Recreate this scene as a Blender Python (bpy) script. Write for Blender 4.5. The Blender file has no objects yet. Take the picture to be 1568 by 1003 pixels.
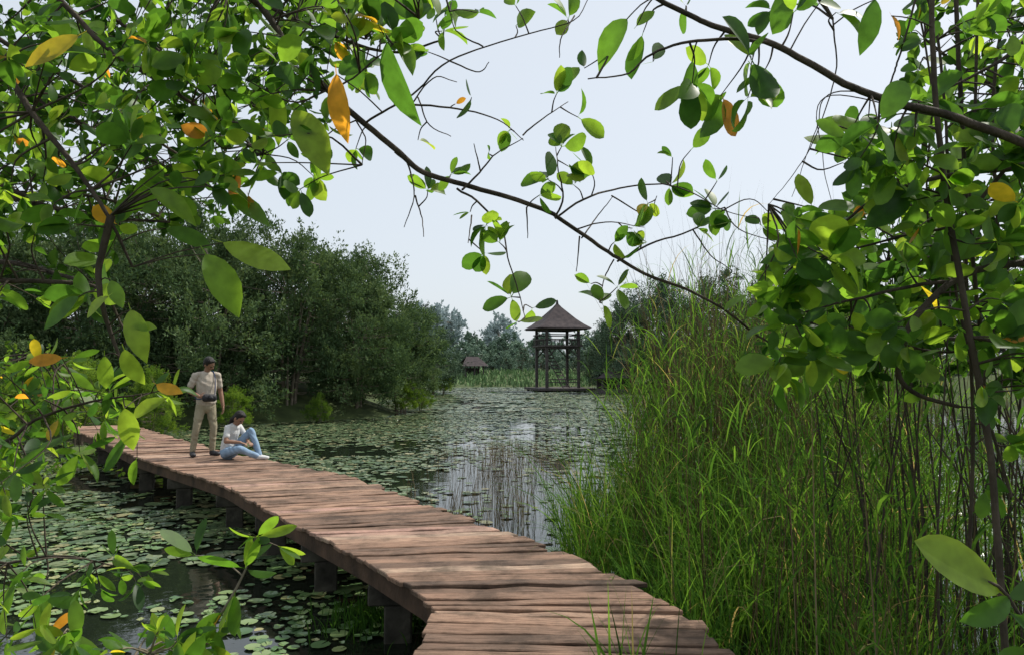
import bpy, math, numpy as np
from mathutils import Vector
rng=np.random.default_rng(11)
scene=bpy.context.scene
A=np.array
def nrm(v):
    v=np.asarray(v,float); return v/np.maximum(np.linalg.norm(v,axis=-1,keepdims=True),1e-9)
# ---------------------------------------------------------------- survey helper (photo measurements -> metres)
CAM=A([0,0,2.2]); F=1100.0; P=math.atan(58.5/1100)
FW=A([0,math.cos(P),math.sin(P)]); UP=A([0,-math.sin(P),math.cos(P)]); RT=A([1.,0,0])
def W(px,py,d): return CAM+d*(FW+RT*(px-784)/F+UP*(501.5-py)/F)

# ---------------------------------------------------------------- materials
def new_mat(name):
    m=bpy.data.materials.new(name); m.use_nodes=True
    nt=m.node_tree; nt.nodes.clear()
    out=nt.nodes.new('ShaderNodeOutputMaterial'); return m,nt,out
def ramp(nt,stops):
    r=nt.nodes.new('ShaderNodeValToRGB'); e=r.color_ramp.elements
    while len(e)<len(stops): e.new(.5)
    for el,(p,c) in zip(e,stops): el.position=p; el.color=(*c,1)
    return r
def leaf_mat(name,stops,trans=.4,rough=.5,tmul=2.2,gloss=True,tint=(1.25,1.1,.45),noise=False):
    m,nt,out=new_mat(name); N=nt.nodes; L=nt.links
    at=N.new('ShaderNodeAttribute'); at.attribute_name='rnd'
    r=ramp(nt,stops); L.new(at.outputs['Fac'],r.inputs[0]); col=r.outputs[0]
    if noise:
        geo=N.new('ShaderNodeTexCoord'); nz=N.new('ShaderNodeTexNoise'); nz.inputs['Scale'].default_value=25; nz.inputs['Detail'].default_value=2
        L.new(geo.outputs['Object'],nz.inputs['Vector'])
        mx=N.new('ShaderNodeMix'); mx.data_type='RGBA'; mx.blend_type='MULTIPLY'; mx.inputs[0].default_value=.6
        r2=ramp(nt,[(.3,(.6,.6,.55)),(.7,(1.25,1.25,1.2))]); L.new(nz.outputs['Fac'],r2.inputs[0])
        L.new(r.outputs[0],mx.inputs[6]); L.new(r2.outputs[0],mx.inputs[7]); col=mx.outputs[2]
    if gloss:
        p=N.new('ShaderNodeBsdfPrincipled'); p.inputs['Roughness'].default_value=rough; p.inputs['Specular IOR Level'].default_value=.4; L.new(col,p.inputs['Base Color'])
    else:
        p=N.new('ShaderNodeBsdfDiffuse'); L.new(col,p.inputs['Color'])
    if trans<=0: L.new(p.outputs[0],out.inputs[0]); return m
    t=N.new('ShaderNodeBsdfTranslucent')
    mt=N.new('ShaderNodeMix'); mt.data_type='RGBA'; mt.blend_type='MULTIPLY'; mt.inputs[0].default_value=1
    mt.inputs[7].default_value=(tmul*tint[0],tmul*tint[1],tmul*tint[2],1); L.new(col,mt.inputs[6])
    L.new(mt.outputs[2],t.inputs['Color'])
    ms=N.new('ShaderNodeMixShader'); ms.inputs[0].default_value=trans
    L.new(p.outputs[0],ms.inputs[1]); L.new(t.outputs[0],ms.inputs[2]); L.new(ms.outputs[0],out.inputs[0])
    return m
def solid_mat(name,c1,c2,scale=8,rough=.8,bump=.3,bscale=30,spec=.3,stretch=(1,1,1)):
    m,nt,out=new_mat(name); N=nt.nodes; L=nt.links
    tc=N.new('ShaderNodeTexCoord'); mp=N.new('ShaderNodeMapping'); mp.inputs['Scale'].default_value=stretch
    L.new(tc.outputs['Object'],mp.inputs[0])
    nz=N.new('ShaderNodeTexNoise'); nz.inputs['Scale'].default_value=scale; nz.inputs['Detail'].default_value=6
    L.new(mp.outputs[0],nz.inputs['Vector'])
    r=ramp(nt,[(.3,c1),(.7,c2)]); L.new(nz.outputs['Fac'],r.inputs[0])
    p=N.new('ShaderNodeBsdfPrincipled'); p.inputs['Roughness'].default_value=rough; p.inputs['Specular IOR Level'].default_value=spec
    L.new(r.outputs[0],p.inputs['Base Color'])
    n2=N.new('ShaderNodeTexNoise'); n2.inputs['Scale'].default_value=bscale; L.new(mp.outputs[0],n2.inputs['Vector'])
    b=N.new('ShaderNodeBump'); b.inputs['Strength'].default_value=bump; b.inputs['Distance'].default_value=.02
    L.new(n2.outputs['Fac'],b.inputs['Height']); L.new(b.outputs[0],p.inputs['Normal'])
    L.new(p.outputs[0],out.inputs[0]); return m
G_NEAR=[(0,(.022,.064,.016)),(.35,(.045,.115,.02)),(.7,(.085,.172,.028)),(.95,(.14,.22,.035)),(.965,(.32,.27,.03)),(.985,(.34,.17,.03)),(1,(.2,.09,.03))]
M_near=leaf_mat('leaf_broad_near',G_NEAR,.58,rough=.45,tmul=3.0,noise=True)
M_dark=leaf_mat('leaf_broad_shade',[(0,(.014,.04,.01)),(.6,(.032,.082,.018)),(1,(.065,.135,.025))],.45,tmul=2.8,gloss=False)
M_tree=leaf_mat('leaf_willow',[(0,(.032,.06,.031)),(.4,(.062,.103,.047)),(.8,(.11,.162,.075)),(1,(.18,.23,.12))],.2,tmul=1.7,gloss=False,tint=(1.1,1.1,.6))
M_tree60_haze=leaf_mat('leaf_willow_hazed',[(0,(.065,.1,.07)),(.4,(.095,.145,.09)),(.8,(.14,.195,.115)),(1,(.19,.25,.15))],0,gloss=False)  # willow colours made paler and bluer, distance haze painted in
M_bright=leaf_mat('leaf_shrub_bright',[(0,(.045,.1,.018)),(.5,(.095,.175,.032)),(1,(.16,.24,.05))],.35,gloss=False)
M_far_haze=leaf_mat('leaf_far_bank_hazed',[(0,(.14,.2,.155)),(.5,(.185,.26,.19)),(1,(.24,.315,.225))],0,gloss=False)  # aerial haze put into the base colour of the far bank foliage
M_far2_haze=leaf_mat('leaf_far_ridge_hazed',[(0,(.3,.37,.375)),(.5,(.35,.42,.42)),(1,(.39,.46,.45))],0,gloss=False)  # farthest row, palest blue-green, stands in for thicker air haze
M_reed=leaf_mat('reed_blade',[(0,(.02,.052,.014)),(.4,(.05,.122,.022)),(.85,(.1,.2,.032)),(.93,(.14,.235,.05)),(.97,(.26,.22,.11)),(1,(.32,.25,.15))],.4,tmul=2.3,gloss=False,tint=(1.2,1.1,.55))
M_dry=leaf_mat('reed_dry',[(0,(.05,.037,.024)),(.6,(.13,.1,.06)),(1,(.3,.24,.16))],.1,tmul=1.2,gloss=False)
M_pad=leaf_mat('lily_pad',[(0,(.045,.083,.04)),(.5,(.095,.14,.065)),(.85,(.16,.195,.1)),(1,(.26,.235,.12))],0,rough=.28)
M_padn=leaf_mat('lily_pad_shade_lift',[(0,(.06,.12,.045)),(.5,(.12,.2,.07)),(.85,(.19,.26,.1)),(1,(.3,.28,.12))],0,rough=.28)  # brighter copy of the pad colours, lifts near pads lying in shade
M_bark=solid_mat('bark',(.025,.02,.014),(.085,.065,.048),14,.9,.6,60,stretch=(1,1,.4))
M_barkl=solid_mat('bark_pale',(.1,.085,.06),(.24,.2,.15),6,.9,.4,30)
M_soil=solid_mat('mud_and_grass',(.03,.045,.015),(.08,.11,.035),1.5,.95,.6,8)
M_conc=solid_mat('pier_concrete',(.022,.02,.016),(.1,.09,.072),5,.9,.5,25)
M_beam=solid_mat('beam_wood',(.035,.022,.015),(.12,.07,.045),4,.85,.4,25)
M_dwood=solid_mat('dark_timber',(.05,.043,.042),(.1,.086,.08),5,.85,.3,20)
M_thatch=solid_mat('roof_thatch',(.036,.03,.033),(.075,.06,.06),3,.95,.6,12)

# water
M_water,nt,out=new_mat('pond_water'); N=nt.nodes;L=nt.links
p=N.new('ShaderNodeBsdfPrincipled'); p.inputs['Base Color'].default_value=(.01,.014,.009,1); p.inputs['Roughness'].default_value=.03; p.inputs['IOR'].default_value=1.6
tc=N.new('ShaderNodeTexCoord'); nz=N.new('ShaderNodeTexNoise'); nz.inputs['Scale'].default_value=2.5; nz.inputs['Detail'].default_value=3
b=N.new('ShaderNodeBump'); b.inputs['Strength'].default_value=.16; b.inputs['Distance'].default_value=.03
L.new(tc.outputs['Object'],nz.inputs['Vector']);L.new(nz.outputs['Fac'],b.inputs['Height']);L.new(b.outputs[0],p.inputs['Normal']);L.new(p.outputs[0],out.inputs[0])
# planks
M_plank,nt,out=new_mat('boardwalk_plank'); N=nt.nodes;L=nt.links
uv=N.new('ShaderNodeUVMap'); uv.uv_map='UVMap'
mp=N.new('ShaderNodeMapping'); mp.inputs['Scale'].default_value=(1.6,28,1); L.new(uv.outputs[0],mp.inputs[0])
nz=N.new('ShaderNodeTexNoise'); nz.inputs['Scale'].default_value=2.2; nz.inputs['Detail'].default_value=8; nz.inputs['Roughness'].default_value=.72; L.new(mp.outputs[0],nz.inputs['Vector'])
at=N.new('ShaderNodeAttribute'); at.attribute_name='rnd'
r=ramp(nt,[(0,(.19,.125,.092)),(.3,(.32,.2,.14)),(.7,(.42,.265,.185)),(.93,(.48,.34,.25)),(1,(.52,.31,.25))]); L.new(at.outputs['Fac'],r.inputs[0])
r2=ramp(nt,[(.32,(.16,.15,.15)),(.43,(.62,.6,.59)),(.56,(1,1,1)),(.78,(1.25,1.25,1.25))]); L.new(nz.outputs['Fac'],r2.inputs[0])
mx=N.new('ShaderNodeMix'); mx.data_type='RGBA'; mx.blend_type='MULTIPLY'; mx.inputs[0].default_value=1
L.new(r.outputs[0],mx.inputs[6]);L.new(r2.outputs[0],mx.inputs[7])
n3=N.new('ShaderNodeTexNoise'); n3.inputs['Scale'].default_value=2.6; n3.inputs['Detail'].default_value=10; n3.inputs['Roughness'].default_value=.7; tc=N.new('ShaderNodeTexCoord'); L.new(tc.outputs['Object'],n3.inputs['Vector'])
r3=ramp(nt,[(.38,(.4,.42,.41)),(.5,(.84,.85,.84)),(.62,(1.1,1.08,1.05))]); L.new(n3.outputs['Fac'],r3.inputs[0])
mx2=N.new('ShaderNodeMix'); mx2.data_type='RGBA'; mx2.blend_type='MULTIPLY'; mx2.inputs[0].default_value=.9
L.new(mx.outputs[2],mx2.inputs[6]);L.new(r3.outputs[0],mx2.inputs[7])
p=N.new('ShaderNodeBsdfPrincipled'); p.inputs['Roughness'].default_value=.8; p.inputs['Specular IOR Level'].default_value=.25; L.new(mx2.outputs[2],p.inputs['Base Color'])
b=N.new('ShaderNodeBump'); b.inputs['Strength'].default_value=.9; b.inputs['Distance'].default_value=.016; L.new(nz.outputs['Fac'],b.inputs['Height']);L.new(b.outputs[0],p.inputs['Normal'])
L.new(p.outputs[0],out.inputs[0])

# ---------------------------------------------------------------- mesh helpers
def link(o): scene.collection.objects.link(o); return o
def quads_mesh(name,V,Fc,mats,midx=None,rnd=None,smooth=True):
    me=bpy.data.meshes.new(name); V=np.asarray(V,np.float32); Fc=np.asarray(Fc,np.int32); n,k=Fc.shape
    me.vertices.add(len(V)); me.vertices.foreach_set('co',V.ravel())
    me.loops.add(n*k); me.loops.foreach_set('vertex_index',Fc.ravel())
    me.polygons.add(n); me.polygons.foreach_set('loop_start',np.arange(0,n*k,k,dtype=np.int32))
    for m in mats: me.materials.append(m)
    if midx is not None: me.polygons.foreach_set('material_index',np.asarray(midx,np.int32))
    me.polygons.foreach_set('use_smooth',np.full(n,smooth))
    if rnd is not None:
        a=me.attributes.new('rnd','FLOAT','FACE'); a.data.foreach_set('value',np.asarray(rnd,np.float32))
    me.update(calc_edges=True); me.validate(); return me
class Bag:
    def __init__(s): s.V=[];s.F=[];s.M=[];s.R=[];s.n=0
    def add(s,V,Fc,m=0,r=.5):
        V=np.asarray(V).reshape(-1,3);Fc=np.asarray(Fc).reshape(-1,4)
        s.V.append(V);s.F.append(Fc+s.n);s.n+=len(V)
        s.M.append(np.full(len(Fc),m) if np.isscalar(m) else m); s.R.append(np.full(len(Fc),r) if np.isscalar(r) else r)
    def mesh(s,name,mats,smooth=True):
        return quads_mesh(name,np.vstack(s.V),np.vstack(s.F),mats,np.concatenate(s.M),np.concatenate(s.R),smooth)
    def obj(s,name,mats,smooth=True): return link(bpy.data.objects.new(name,s.mesh(name,mats,smooth)))
def catmull(Pts,n):
    Pts=np.asarray(Pts,float)
    if len(Pts)<3:
        t=np.linspace(0,1,n)[:,None]; return Pts[0]*(1-t)+Pts[-1]*t
    Q=np.vstack([2*Pts[0]-Pts[1],Pts,2*Pts[-1]-Pts[-2]]); m=len(Pts)-1
    t=np.linspace(0,m-1e-6,n); i=t.astype(int); u=(t-i)[:,None]
    p0,p1,p2,p3=Q[i],Q[i+1],Q[i+2],Q[i+3]
    return .5*((2*p1)+(-p0+p2)*u+(2*p0-5*p1+4*p2-p3)*u**2+(-p0+3*p1-3*p2+p3)*u**3)
def tube(bag,pts,r0,r1,sides=6,m=0):
    pts=np.asarray(pts); n=len(pts); T=nrm(np.gradient(pts,axis=0))
    ref=A([0,0,1.]) if abs(T[:,2]).mean()<.8 else A([1.,0,0])
    X=nrm(np.cross(T,ref)); Y=np.cross(T,X)
    a=np.linspace(0,2*np.pi,sides,endpoint=False); r=np.linspace(r0,r1,n)[:,None,None]
    V=pts[:,None]+r*(np.cos(a)[None,:,None]*X[:,None]+np.sin(a)[None,:,None]*Y[:,None])
    i=np.arange(n-1)[:,None]*sides; j=np.arange(sides)[None]; j2=(j+1)%sides
    Fc=np.stack([i+j,i+j2,i+sides+j2,i+sides+j],-1).reshape(-1,4); bag.add(V,Fc,m,rng.random())
ROWS=A([(-.16,.011),(0,.014),(.07,.10),(.2,.2),(.4,.275),(.6,.3),(.78,.26),(.91,.16),(.975,.06),(1.01,.004)])
def leaf_template(wf=1.,rows=ROWS):
    V=[]
    for t,w in rows:
        w*=wf; z=-.22*max(t,0)**2
        V+= [(-w,t,z+.28*w),(0,t,z),(w,t,z+.28*w)]
    Fc=[]
    for i in range(len(rows)-1):
        a=i*3; Fc+=[(a,a+1,a+4,a+3),(a+1,a+2,a+5,a+4)]
    return A(V),A(Fc)
def add_leaves(bag,base,dr,nr,ln,tmpl,m=1,rnd=None):
    base=np.asarray(base);n=len(base)
    if n==0:return
    Y=nrm(dr); X=nrm(np.cross(Y,nr)); Z=np.cross(X,Y)
    tv,tf=tmpl; s=np.asarray(ln)[:,None,None]
    zx=rng.uniform(.75,1.2,(n,1,1)); zz=rng.normal(.7,.7,(n,1,1)); sx=rng.normal(0,.1,(n,1,1))
    tx=tv[None,:,0:1]*zx+sx*np.maximum(tv[None,:,1:2],0)**2
    V=base[:,None]+s*(tx*X[:,None]+tv[None,:,1:2]*Y[:,None]+tv[None,:,2:3]*zz*Z[:,None])
    Fc=tf[None]+(np.arange(n)*len(tv))[:,None,None]
    r=rng.random(n) if rnd is None else rnd
    bag.add(V,Fc,m,np.repeat(r,len(tf)))
T_OV=leaf_template(1.02); T_NAR=leaf_template(.62); T_MID=leaf_template(.7,A([(-.16,.011),(0,.014),(.07,.11),(.2,.22),(.4,.29),(.6,.29),(.78,.21),(.91,.1),(.975,.04),(1.01,.004)]))
T_LOW=leaf_template(1.,A([(-.1,.02),(.12,.14),(.5,.3),(.82,.22),(1,.01)]))
class Plant:
    def __init__(s): s.bag=Bag(); s.pts=[]; s.L=[[],[],[],[],[]]; s.B=[[],[],[],[],[]]
    def limb(s,pix,r0,r1,n=None,attach=True,sides=7):
        P3=A([W(*q) for q in pix]) ; return s.limb3(P3,r0,r1,n,attach,sides)
    def limb3(s,P3,r0,r1,n=None,attach=True,sides=7,jit=.006):
        n=n or max(6,len(P3)*5); c=catmull(P3,n); c=c+np.cumsum(rng.normal(0,jit*.35,c.shape),0)*.5
        tube(s.bag,c,r0,r1,sides,0)
        if attach: s.pts.append(c)
        return c
    def leaf(s,b,d,n,l,r=None,big=False):
        if r is None: r=rng.random()*.955 if rng.random()<.978 else rng.uniform(.96,1)
        Q=s.B if big else s.L
        for q,v in zip(Q,(b,d,n,l,r)): q.append(v)
    def leafp(s,bx_,by_,tx_,ty_,d,r=None):
        b=W(bx_,by_,d); t=W(tx_,ty_,d+rng.normal(0,.03)); q=s.near(b)
        tube(s.bag,catmull(A([q,(q+b)/2+A([0,0,.01]),b]),5),.0028,.0018,5,0)
        s.leaf(b,t-b,A([rng.normal(0,.35),-.8,.5]),np.linalg.norm(t-b),r,True)
    def near(s,p):
        allp=np.vstack(s.pts); d=np.linalg.norm(allp-p,axis=1)
        return allp[np.argmin(d)]
    def twig(s,tgt,ll=.09,n_tip=4,along=True,sp=.07,tilt=.8,r0=.0045,frac=.55,attach=False):
        q=s.near(tgt); v=tgt-q; Ln=np.linalg.norm(v)
        mid=q+v*.5+rng.normal(0,.08,3)*Ln+A([0,0,.06*Ln])
        c=catmull(A([q,mid,tgt]),8); tube(s.bag,c,r0,.0016,5,0)
        if attach: s.pts.append(c)
        T=nrm(c[-1]-c[-2])
        if along:
            k=int(Ln*frac/sp)
            for i in range(min(k,9)):
                u=1-(i+1)*sp/max(Ln,.01); j=u*7; a=int(j); b=c[a]+(c[min(a+1,7)]-c[a])*(j-a)
                s._leaf(b,T,ll*rng.uniform(.55,1.05),tilt,1.)
        for i in range(n_tip): s._leaf(tgt,T,ll*rng.uniform(.6,1.1),tilt,.9)
    def _leaf(s,b,T,l,tilt,side):
        d=nrm(T*.55+rng.normal(0,.62,3)*side*A([1,.75,1])+A([0,0,.08])); n=nrm(A([0,-.4,.45])+rng.normal(0,tilt,3))
        s.leaf(b+d*l*.14,d,n,l)
    def finish(s,name,tm,mats):
        if s.L[0]: add_leaves(s.bag,A(s.L[0]),A(s.L[1]),A(s.L[2]),A(s.L[3]),tm,1,A(s.L[4]))
        if s.B[0]: add_leaves(s.bag,A(s.B[0]),A(s.B[1]),A(s.B[2]),A(s.B[3]),T_MID,1,A(s.B[4]))
        return s.bag.obj(name,mats)

# ---------------------------------------------------------------- terrain + water
def axis(lo,hi,n,c,k):
    t=np.linspace(-1,1,n); v=np.sinh(t*k)/math.sinh(k); return np.where(v<0,c+v*(c-lo),c+v*(hi-c))
gx=axis(-450,450,220,0,4.5); gy=axis(-80,900,240,8,4.5)
X,Y=np.meshgrid(gx,gy)
xL=np.interp(Y,[-80,5,18,25,31,35,44,52,58,66,75],[-30,-26,-20,-13,-5.5,-5.2,-8.5,-7.,-6,-9,-12])
xR=np.interp(Y,[-80,46,53,57,66,75],[60,55,20,8.2,9.5,12])
def ss(x): x=np.clip(x,0,1); return x*x*(3-2*x)
wob=.6*np.sin(X*1.3+Y*.7)+.5*np.sin(Y*1.9-X*.4)
hb=np.maximum(np.maximum((xL-X)*.3,(X-xR)*.3),(Y-75+wob)*.11)
Z=np.clip(hb,-.8,1.5)+.05*wob*(hb>0)
Z=np.maximum(Z,-.8+1.38*ss((3.0-Y)/.9+.4*(np.abs(X)<2.5)))
Z+= ((Y>110)*ss((Y-110)/300)*6)
V=np.stack([X,Y,Z],-1).reshape(-1,3); ny,nx=X.shape
i=np.arange(ny-1)[:,None]*nx; j=np.arange(nx-1)[None]
Fc=np.stack([i+j,i+j+1,i+nx+j+1,i+nx+j],-1).reshape(-1,4)
link(bpy.data.objects.new('ground',quads_mesh('ground',V,Fc,[M_soil])))
link(bpy.data.objects.new('pond_water',quads_mesh('pond_water',[(-120,-60,0),(120,-60,0),(120,110,0),(-120,110,0)],[(0,1,2,3)],[M_water],smooth=False)))

# ---------------------------------------------------------------- boardwalk
LE=A([(-.52,2.55),(-.51,3.92),(-.47,4.62),(-.58,4.94),(-1.2,5.88),(-2.32,7.41),(-3.82,9.58),(-6.43,12.4),(-8.56,15.1),(-11.5,18.6)])
RE=A([(1.2,2.5),(1.14,3.85),(1.13,4.5),(1.02,4.98),(.44,6.05),(-.76,7.85),(-2.25,10.2),(-4.95,12.85),(-7.25,15.6),(-10.2,19.2)])
DK=.65
dense=np.linspace(0,9,1801); Ld=np.stack([np.interp(dense,range(10),LE[:,k]) for k in (0,1)],1); Rd=np.stack([np.interp(dense,range(10),RE[:,k]) for k in (0,1)],1)
Md=(Ld+Rd)/2
nrmw=nrm(Rd-Ld); tv=np.gradient(Md,axis=0); perp=np.abs(tv[:,0]*(-nrmw[:,1])+tv[:,1]*nrmw[:,0])
arc=np.concatenate([[0],np.cumsum(perp[1:])])
def LR(s):
    t=np.interp(s,arc,dense); return A([np.interp(t,dense,Ld[:,k]) for k in (0,1)]),A([np.interp(t,dense,Rd[:,k]) for k in (0,1)])
bag=Bag(); uvs=[]; s=0; idx=0
while s<arc[-1]-.2:
    w=rng.uniform(.11,.16); g=rng.uniform(.009,.024)
    l0,r0=LR(s+g); l1,r1=LR(s+w)
    d=nrm(r0-l0); l0=l0-d*rng.uniform(0,.04); e=rng.uniform(-.07,.07); r0=r0+d*e; r1=r1+d*e; l1=l1-d*rng.uniform(0,.04)
    z0=DK+rng.normal(0,.004); tl=rng.normal(0,.006); tw=rng.normal(0,.0035); th=.035
    nseg=6; top=[]; nrmp=A([-d[1],d[0]]); skew=rng.normal(0,.006)
    for k in range(nseg+1):
        u=k/nseg; bow=.005*math.sin(u*math.pi)*rng.normal()
        a=l0*(1-u)+r0*u+nrmp*(skew*(u-.5)+rng.normal(0,.0028)); b_=l1*(1-u)+r1*u+nrmp*(skew*(u-.5)+rng.normal(0,.0028)); jz=rng.normal(0,.0012)
        for (q,zz) in ((a,z0+tl*(u-.5)*2-tw+bow),(b_,z0+tl*(u-.5)*2+tw+bow)): top.append((q[0],q[1],zz+jz))
    top=A(top); bot=top-A([0,0,th]); Vv=np.vstack([top,bot]); o=2*(nseg+1); Fq=[]
    for k in range(nseg):
        a=2*k; Fq+=[(a,a+2,a+3,a+1),(o+a,o+a+1,o+a+3,o+a+2),(a,o+a,o+a+2,a+2),(a+1,a+3,o+a+3,o+a+1)]
    Fq+=[(0,1,o+1,o),(2*nseg,o+2*nseg,o+2*nseg+1,2*nseg+1)]
    bag.add(Vv,Fq,0,rng.random())
    uu=np.repeat(np.linspace(0,1.7,nseg+1),2)+rng.random()*9; vv=np.tile([0,w],nseg+1)+idx*.37
    U=np.stack([uu,vv],1); uvs.append(np.vstack([U,U+A([0,.03])])); s+=w; idx+=1
walk=link(bpy.data.objects.new('wooden_boardwalk',None))
me=bag.mesh('planks',[M_plank],False); U=np.vstack(uvs); lay=me.uv_layers.new(name='UVMap')
li=np.zeros(len(me.loops),np.int32); me.loops.foreach_get('vertex_index',li); lay.data.foreach_set('uv',U[li].astype(np.float32).ravel())
o=link(bpy.data.objects.new('planks',me)); o.parent=walk
bm=o.modifiers.new('b','BEVEL'); bm.width=.006; bm.segments=1; bm.limit_method='ANGLE'
def boxbag(bag,c,ux,uy,hx,hy,z0,z1,m=0):
    c=A(c);ux=A(ux);uy=A(uy); V=[]
    for z in (z0,z1):
        for sx,sy in ((-1,-1),(1,-1),(1,1),(-1,1)):
            q=c+ux*hx*sx+uy*hy*sy; V.append((q[0],q[1],z))
    bag.add(V,[(3,2,1,0),(4,5,6,7),(0,1,5,4),(1,2,6,5),(2,3,7,6),(3,0,4,7)],m,rng.random())
bag=Bag()
for off,dep in ((.05,.15),(.5,.12),(.95,.15)):
    S=np.linspace(0.05,arc[-1]-.3,46); C=[]
    for q in S:
        l,r_=LR(q); C.append(l*(1-off)+r_*off)
    C=A(C); T=nrm(np.gradient(C,axis=0)); Nn=np.stack([-T[:,1],T[:,0]],1)*.04
    zt=DK-.045; zb=zt-dep
    V=np.stack([np.c_[C-Nn,np.full(len(C),zb)],np.c_[C+Nn,np.full(len(C),zb)],np.c_[C+Nn,np.full(len(C),zt)],np.c_[C-Nn,np.full(len(C),zt)]],1)
    n=len(C); i=np.arange(n-1)[:,None]*4; j=np.arange(4)[None]; j2=(j+1)%4
    bag.add(V,np.stack([i+j,i+4+j,i+4+j2,i+j2],-1).reshape(-1,4),0,.5)
    bag.add(V[0],[(0,1,2,3)],0,.5); bag.add(V[-1],[(3,2,1,0)],0,.5)
o=bag.obj('stringer_beams',[M_beam],False); o.parent=walk
bag=Bag()
for q in (.5,2.05,3.5,5.0,6.6,8.3,10.1,12.0,14,16):
    if q>arc[-1]: break
    l,r_=LR(q); d=nrm(r_-l); n_=A([-d[1],d[0]]); c=(l+r_)/2; ln=np.linalg.norm(r_-l)/2
    boxbag(bag,c,d,n_,ln-.06,.1,DK-.36,DK-.199)
    for u in (-1,1): boxbag(bag,c+d*u*(ln-.3),d,n_,.11,.11,-.9,DK-.363)
o=bag.obj('concrete_piers',[M_conc],False); o.parent=walk; bm=o.modifiers.new('b','BEVEL'); bm.width=.012

# ---------------------------------------------------------------- lily pads
def vnoise(x,y,sc,seed):
    r=np.random.default_rng(seed); g=r.random((64,64)); x=x/sc;y=y/sc
    xi=np.floor(x).astype(int);yi=np.floor(y).astype(int);fx=x-xi;fy=y-yi;fx=fx*fx*(3-2*fx);fy=fy*fy*(3-2*fy)
    h=lambda a,b:g[a%64,b%64]
    return (h(xi,yi)*(1-fx)+h(xi+1,yi)*fx)*(1-fy)+(h(xi,yi+1)*(1-fx)+h(xi+1,yi+1)*fx)*fy
def pads(name,n,x0,x1,y0,y1,rmin,rmax,densf,mat=None):
    x=rng.uniform(x0,x1,n); y=rng.uniform(y0,y1,n); k=rng.random(n)<densf(x,y); x=x[k];y=y[k]; n=len(x)
    r=rng.uniform(rmin,rmax,n)*rng.choice([1,.6,.8],n); a0=rng.uniform(0,6.28,n); m=11
    ang=np.linspace(.16,2*np.pi-.16,m)
    cx=np.cos(a0[:,None]+ang)*r[:,None]*(1+rng.normal(0,.04,(n,m))); cy=np.sin(a0[:,None]+ang)*r[:,None]*(1+rng.normal(0,.04,(n,m)))
    tx=rng.normal(0,.02,n);ty=rng.normal(0,.02,n); z0=.006+rng.random(n)*.012+r*.035
    V=np.zeros((n,m+1,3)); V[:,0,0]=x;V[:,0,1]=y;V[:,0,2]=z0-.004
    V[:,1:,0]=x[:,None]+cx;V[:,1:,1]=y[:,None]+cy
    V[:,1:,2]=z0[:,None]+cx*tx[:,None]+cy*ty[:,None]+np.abs(rng.normal(0,.008,(n,m)))*(rng.random((n,1))<.5)
    q=A([(0,k,k+1,k+2) for k in range(1,m-1,2)])
    Fc=q[None]+(np.arange(n)*(m+1))[:,None,None]
    me=quads_mesh(name,V.reshape(-1,3),Fc.reshape(-1,4),[mat or M_pad],None,np.repeat(rng.random(n),len(q)),False)
    return link(bpy.data.objects.new(name,me))
def in_open(x,y): # open-water channel
    return np.exp(-(((x-.2-.03*(y-13))/(1.75+.03*y))**2+((y-13.5)/6.5)**2)**1.5)
def dens_mid(x,y):
    nz=vnoise(x+50,y+50,2.2,1)*.55+vnoise(x+50,y+50,.7,2)*.45
    xl=np.interp(y,[5,18,25,31,35,44,52,58,75],[-30,-20,-12.6,-5.2,-5,-8.3,-6.6,-5.8,-12])
    d=np.clip((nz-.2)*3.6,0,1)-1.05*in_open(x,y); return np.clip(d,.06,1)*(x>xl)
pads('lily_pads',40000,-13,10,8,34,.06,.13,dens_mid)
pads('lily_pads',26000,-12,16,34,74,.12,.24,dens_mid)
pads('lily_pads',2500,4,30,8,40,.08,.16,lambda x,y:.15+0*x)
def dens_near(x,y):
    nz=vnoise(x+30,y+30,1.1,5)*.6+vnoise(x+30,y+30,.4,6)*.4
    return np.clip((nz-.44)*6,.04,.85)
pads('lily_pads',6500,-9,-.3,3.6,12.5,.035,.085,dens_near,M_padn)

# ---------------------------------------------------------------- grass / reeds
def blades(bag,base,h,lean,width,bend,m=0,nseg=6,rnd=None):
    n=len(base); t=np.linspace(0,1,nseg+1)[None,:,None]
    ang=rng.uniform(0,2*np.pi,n); D=np.stack([np.cos(ang),np.sin(ang),0*ang],1)[:,None]
    h=h[:,None,None];lean=lean[:,None,None];bend=bend[:,None,None]
    c=base[:,None]+D*h*(lean*t+bend*t**2.4)+A([0,0,1.])*h*(t*np.sqrt(np.clip(1-lean**2,.05,1))-bend*.75*t**3)
    wa=ang+np.pi/2+rng.normal(0,.7,n); Wd=np.stack([np.cos(wa),np.sin(wa),rng.normal(0,.2,n)],1)[:,None]
    prof=np.minimum(1,.5+2*t)*(1-t**2.2)*.5+.01; Wd=Wd*width[:,None,None]*prof
    V=np.stack([c-Wd,c+Wd],2).reshape(n,-1,3); k=np.arange(nseg)*2
    q=np.stack([k,k+1,k+3,k+2],1); Fc=q[None]+(np.arange(n)*2*(nseg+1))[:,None,None]
    r=rng.random(n) if rnd is None else rnd
    bag.add(V,Fc,m,np.repeat(r,nseg)); return c
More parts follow.
